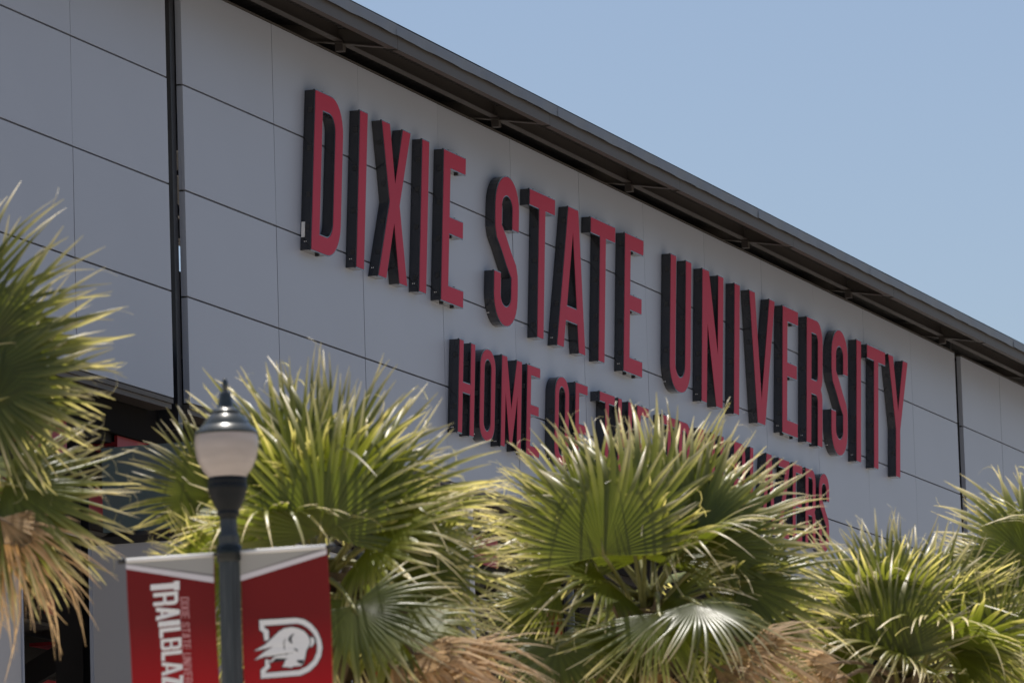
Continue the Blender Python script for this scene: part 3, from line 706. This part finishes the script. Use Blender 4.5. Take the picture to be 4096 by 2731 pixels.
# ------------------------------------------------------------------ palms
def leaf_mesh(seed, dead=False):
    r_ = random.Random(seed); nseg = r_.randint(35, 42) if not dead else r_.randint(17, 23); spread = math.radians(r_.uniform(165, 225)) if not dead else math.radians(r_.uniform(90, 150))
    join = r_.uniform(.34, .47) if not dead else .26
    droop = r_.uniform(.10, .46) if not dead else r_.uniform(.15, .35); fold = r_.uniform(.05, .30) if not dead else r_.uniform(.25, .6)
    V_, Fc, C_ = [], [], []
    dth = spread/nseg/2
    st = [.02, .14, .28, join, join+.12, .70, .82, .92, 1.0]
    clump = [r_.uniform(-1, 1) for _ in range(nseg//4+2)]
    for i in range(nseg):
        th = -spread/2+spread*(i+.5)/nseg
        a_ = abs(th)/(spread/2)
        L_ = (1-.25*a_**2)*r_.uniform(.84, 1.08)
        rv = r_.random()
        dr = droop*r_.uniform(.5, 1.6)+(.9 if r_.random() < .18 else 0)*r_.uniform(.4, 1.2)
        if dead: dr += r_.uniform(0, .5)
        sw = clump[i//4]*.08+r_.uniform(-.09, .09)
        tw = r_.uniform(-.9, .9) if not dead else r_.uniform(-1.5, 1.5)
        b = len(V_)
        for rr in st:
            rad = rr*L_
            if rr <= join: w = rad*math.tan(dth)*1.02
            else: w = join*L_*math.tan(dth)*(max(0.0, 1-((rr-join)/(1-join))**1.85))*(.98-.07*min(1, (rr-join)/.12))+.0015
            q_ = max(0, rr-join)
            ang = th+sw*q_*2
            px, py = rad*math.sin(ang), rad*math.cos(ang)
            z = -fold*abs(math.sin(th))*rad*.6-dr*q_**2*1.6
            py -= dr*q_**2*.25*max(0, math.cos(th)); px -= dr*q_**2*.25*math.sin(th)
            tx, ty = math.cos(ang), -math.sin(ang)
            pl = w*.55
            tt = tw*q_*1.4; cw, sw_ = math.cos(tt), math.sin(tt)
            V_ += [(px-tx*w*cw, py-ty*w*cw, z-w*sw_), (px, py, z+pl), (px+tx*w*cw, py+ty*w*cw, z+w*sw_)]
            C_ += [(rr, rv, 0, 1)]*3
        for k in range(len(st)-1):
            a0 = b+k*3; Fc += [(a0, a0+1, a0+4, a0+3), (a0+1, a0+2, a0+5, a0+4)]
        if r_.random() < .22 and not dead:            # loose thread curling off the edge
            rad = L_*.92; x0, y0, z0 = V_[b+21]
            b2 = len(V_)
            ca = r_.uniform(-1, 1)
            for k in range(5):
                u_ = k/4; xx = x0+math.sin(th+ca*u_*1.6)*.13*u_; yy = y0+math.cos(th+ca*u_*1.6)*.13*u_; zz = z0-.10*u_*u_
                V_ += [(xx-.0016, yy, zz), (xx+.0016, yy, zz+.001)]; C_ += [(1, .9, 0, 1)]*2
            for k in range(4): Fc.append((b2+2*k, b2+2*k+1, b2+2*k+3, b2+2*k+2))
    me = bpy.data.meshes.new('frond'); me.from_pydata(V_, [], Fc); me.update()
    me.materials.append(M['leaf_dead' if dead else 'leaf'])
    ca_ = me.color_attributes.new('leaf', 'FLOAT_COLOR', 'POINT'); ca_.data.foreach_set('color', [c for v in C_ for c in v])
    me.polygons.foreach_set('use_smooth', [True]*len(me.polygons))
    return me
GREEN = [leaf_mesh(100+i) for i in range(12)]
DEAD = [leaf_mesh(300+i, True) for i in range(5)]
def frame_of(axis, normal):
    y = axis.normalized(); z = (normal-y*normal.dot(y))
    if z.length < 1e-3: z = y.orthogonal()
    z.normalize(); x = y.cross(z)
    return Matrix((x, y, z)).transposed()
def palm(px, py, d, keys, nfill, ndead, seed, label, rad=1.0, emin=-45, az_ok=None):
    r_ = random.Random(seed); C = at(px, py, d)
    root = empty('palm_tree', (C.x, C.y, 0)); tag(root, label, 'palm tree', 'fan palms along the plaza')
    base = Vector((C.x, C.y, 0))
    # trunk with old leaf bases
    tm = MB(); prof = []
    for i in range(30):
        z = C.z*i/29; prof.append(((.30-.10*i/29)*(1+.05*math.sin(i*2.4)), z))
    tm.lathe(prof, 20, 0, 7, .06)
    for i in range(60):
        a = i*2.4; z = C.z-1.6+1.55*i/60; rr = .19
        tm.tube([(rr*math.cos(a), rr*math.sin(a), z), ((rr+.16)*math.cos(a), (rr+.16)*math.sin(a), z+.22)], [.05, .02], 5)
    tm.build('trunk', M['trunk'], root)
    tocam = (Vector((0, 0, CAM_Z))-C).normalized()
    def place(H, axis, normal, R_, me, stalk=True, name='frond'):
        o = bpy.data.objects.new(name, me); link(o, root)
        m3 = frame_of(axis, normal)
        o.matrix_local = Matrix.Translation(H-base) @ m3.to_4x4() @ Matrix.Scale(R_, 4)
        if stalk:
            p0 = C+Vector((r_.uniform(-.08, .08), r_.uniform(-.08, .08), r_.uniform(-.2, .1))); mid = (p0+H)/2+Vector((0, 0, .10*(H-p0).length))
            pts = [((1-t)**2)*p0+2*t*(1-t)*mid+t*t*H-base for t in (0, .2, .4, .6, .8, 1)]
            mb_ = MB().tube(pts, [.030, .024, .020, .017, .015, .013], 6)
            mb_.tube([H-base, H-base+axis.normalized()*.12*R_], [.013, .003], 5)
            mb_.build('leaf_stalk', M['stalk'] if name == 'frond' else M['trunk'], root)
    for kk in keys:
        hx, hy, ang, rpx, tow, tilt, face = kk[:7]; dead = len(kk) > 7
        H = at(hx, hy, d-tow); a = math.radians(ang)
        axis = (RIGHT*math.cos(a)+UP*math.sin(a)+tocam*tilt).normalized()
        nrm = (tocam*face+UP*.35+RIGHT*r_.uniform(-.2, .2))
        R_ = rpx*1.7415/F*(d-tow)
        place(H, axis, nrm, R_, (DEAD[r_.randrange(5)] if dead else GREEN[r_.randrange(12)]), True, 'dead_frond' if dead else 'frond')
    for i in range(nfill):
        az = i*2.39996+r_.uniform(-.25, .25)+seed
        u_ = (i+.5)/nfill
        e = math.radians(78-(78-emin)*u_**.85+r_.uniform(-8, 8))
        dv = Vector((math.cos(az)*math.cos(e), math.sin(az)*math.cos(e), math.sin(e)))
        Lp = r_.uniform(.50, .72)*rad*(.9+.25*u_)
        H = C+dv*Lp-Vector((0, 0, .06*Lp))
        e2 = e-math.radians(r_.uniform(8, 30)+14*u_)
        ax = Vector((math.cos(az)*math.cos(e2), math.sin(az)*math.cos(e2), math.sin(e2)))
        up = Vector((0, 0, 1)); nrm = up-ax*up.dot(ax)
        if nrm.length < .05: nrm = -dv
        nrm.normalize(); nrm = Matrix.Rotation(math.radians(r_.gauss(0, 34)), 3, ax) @ nrm
        place(H, ax, nrm, rad*r_.uniform(.80, 1.0), GREEN[r_.randrange(12)])
    for i in range(ndead):
        az = i*2.39996+seed*1.7; e = math.radians(r_.uniform(-72, -38))
        dv = Vector((math.cos(az)*math.cos(e), math.sin(az)*math.cos(e), math.sin(e)))
        H = C+dv*r_.uniform(.55, .8)*rad-Vector((0, 0, .2)); e2 = e-math.radians(r_.uniform(0, 25))
        ax = Vector((math.cos(az)*math.cos(e2), math.sin(az)*math.cos(e2), math.sin(e2)))
        nrm = Vector((math.cos(az), math.sin(az), .3)); nrm = Matrix.Rotation(math.radians(r_.gauss(0, 30)), 3, ax) @ nrm
        place(H, ax, nrm, rad*r_.uniform(.75, .95), DEAD[r_.randrange(5)], True, 'dead_frond')
    return root
# keys: hastula x, y (2352-wide view), blade direction in the picture, blade length in that view, metres nearer than the crown, tilt, facing
palm(-330, 1040, 37, [(-90, 745, 56, 360, .2, .1, .6), (-50, 810, 38, 340, .3, .1, .9), (-50, 870, 28, 320, .4, 0, .5), (-10, 920, 16, 280, .5, 0, .9), (10, 1110, -12, 320, .3, .1, .6), (0, 1160, -20, 320, .3, .1, .8),
                        (0, 1190, -28, 320, .5, .1, .6, 1), (-20, 1215, -40, 310, .4, .1, .8, 1), (-40, 1230, -56, 260, .4, .1, .6, 1)], 13, 3, 11, 'large fan palm left of the lamp post with a fringe of dry tan fronds', .95, -30)
palm(735, 1320, 39, [(738, 1225, 92, 350, .75, -.1, 1.0), (745, 1115, 90, 340, -.3, -.1, .8), (770, 1130, 76, 330, .0, -.1, .9), (690, 1130, 106, 310, .1, -.1, .9), (490, 1140, 143, 235, .2, .1, .9), (840, 1195, 42, 340, .3, .0, .7), (905, 1320, 6, 290, .4, .1, .6),
                      (640, 1070, 116, 270, -.5, 0, .8), (900, 1430, -32, 290, 1.2, .7, .25), (810, 1390, -60, 280, 1.3, .75, .25), (980, 1300, 28, 230, -.2, .0, .6), (470, 1290, 120, 150, .3, .3, .6),
                      (950, 1500, 0, 330, 1.5, .4, .35, 1), (1000, 1520, -12, 300, 1.5, .5, .3, 1), (900, 1530, -30, 280, 1.5, .5, .3, 1), (1060, 1500, 6, 220, 1.4, .3, .5, 1)], 17, 8, 5, 'fan palm standing just behind the lamp post, fanned wide above its banners', .95, -40)
palm(1495, 1400, 42, [(1386, 1275, 97, 345, .9, -.05, 1.0), (1450, 1225, 97, 320, .2, -.1, .9), (1500, 1215, 84, 310, -.5, -.1, .9), (1550, 1230, 66, 320, -.1, -.1, .8), (1590, 1240, 42, 325, .1, 0, .9), (1640, 1260, 30, 290, .2, 0, .7), (1286, 1352, 172, 170, .5, .2, .8), (1281, 1484, -98, 220, 1.3, .75, .25),
                       (1513, 1407, -66, 300, 1.3, .75, .25), (1600, 1385, -25, 270, 1.2, .7, .25), (1700, 1335, 4, 270, .3, .1, .6), (1330, 1200, 140, 230, -.3, 0, .8), (1360, 1210, 120, 270, -.2, 0, .9), (1660, 1420, -15, 260, .4, .2, .5), (1250, 1400, 190, 210, .1, .1, .5),
                       (1660, 1500, -4, 300, 1.4, .4, .35, 1), (1640, 1530, -14, 280, 1.5, .5, .3, 1), (1720, 1480, 4, 240, 1.3, .3, .5, 1), (1330, 1540, -150, 200, .6, .3, .7, 1), (1480, 1540, -60, 220, .7, .3, .7, 1), (1400, 1545, -110, 200, .7, .3, .7, 1)], 17, 8, 2, 'fan palm hiding the lower sign line, big round frond turned outwards', .95, -40)
palm(2085, 1560, 44, [(2049, 1512, 90, 260, .8, -.05, 1.0), (2060, 1395, 92, 235, -.2, -.1, .9), (2030, 1400, 104, 240, .3, -.1, .9), (2110, 1410, 76, 245, .1, 0, .9), (1975, 1420, 128, 250, .1, 0, .7), (2160, 1420, 52, 230, 0, 0, .7), (1960, 1500, 172, 240, .3, .1, .5), (2190, 1500, 20, 220, .3, .1, .5), (2290, 1480, 85, 200, .2, 0, .8),
                       (1930, 1520, 186, 240, 1.2, .3, .4, 1), (1950, 1550, 196, 260, 1.2, .4, .4, 1)], 18, 8, 8, 'fan palm below the right end of the signs with thin upright frond tips', .93, -35)
palm(2450, 1430, 46, [(2365, 1285, 152, 255, .4, 0, .8), (2385, 1275, 128, 220, .1, 0, .8), (2330, 1340, 172, 215, .3, .1, .6), (2400, 1270, 100, 190, 0, 0, .7), (2300, 1500, 95, 190, .6, 0, .9), (2290, 1560, 190, 200, .5, .1, .5)], 18, 8, 17, 'fan palm by the far end of the facade beyond the last sign letter', .93, -35)
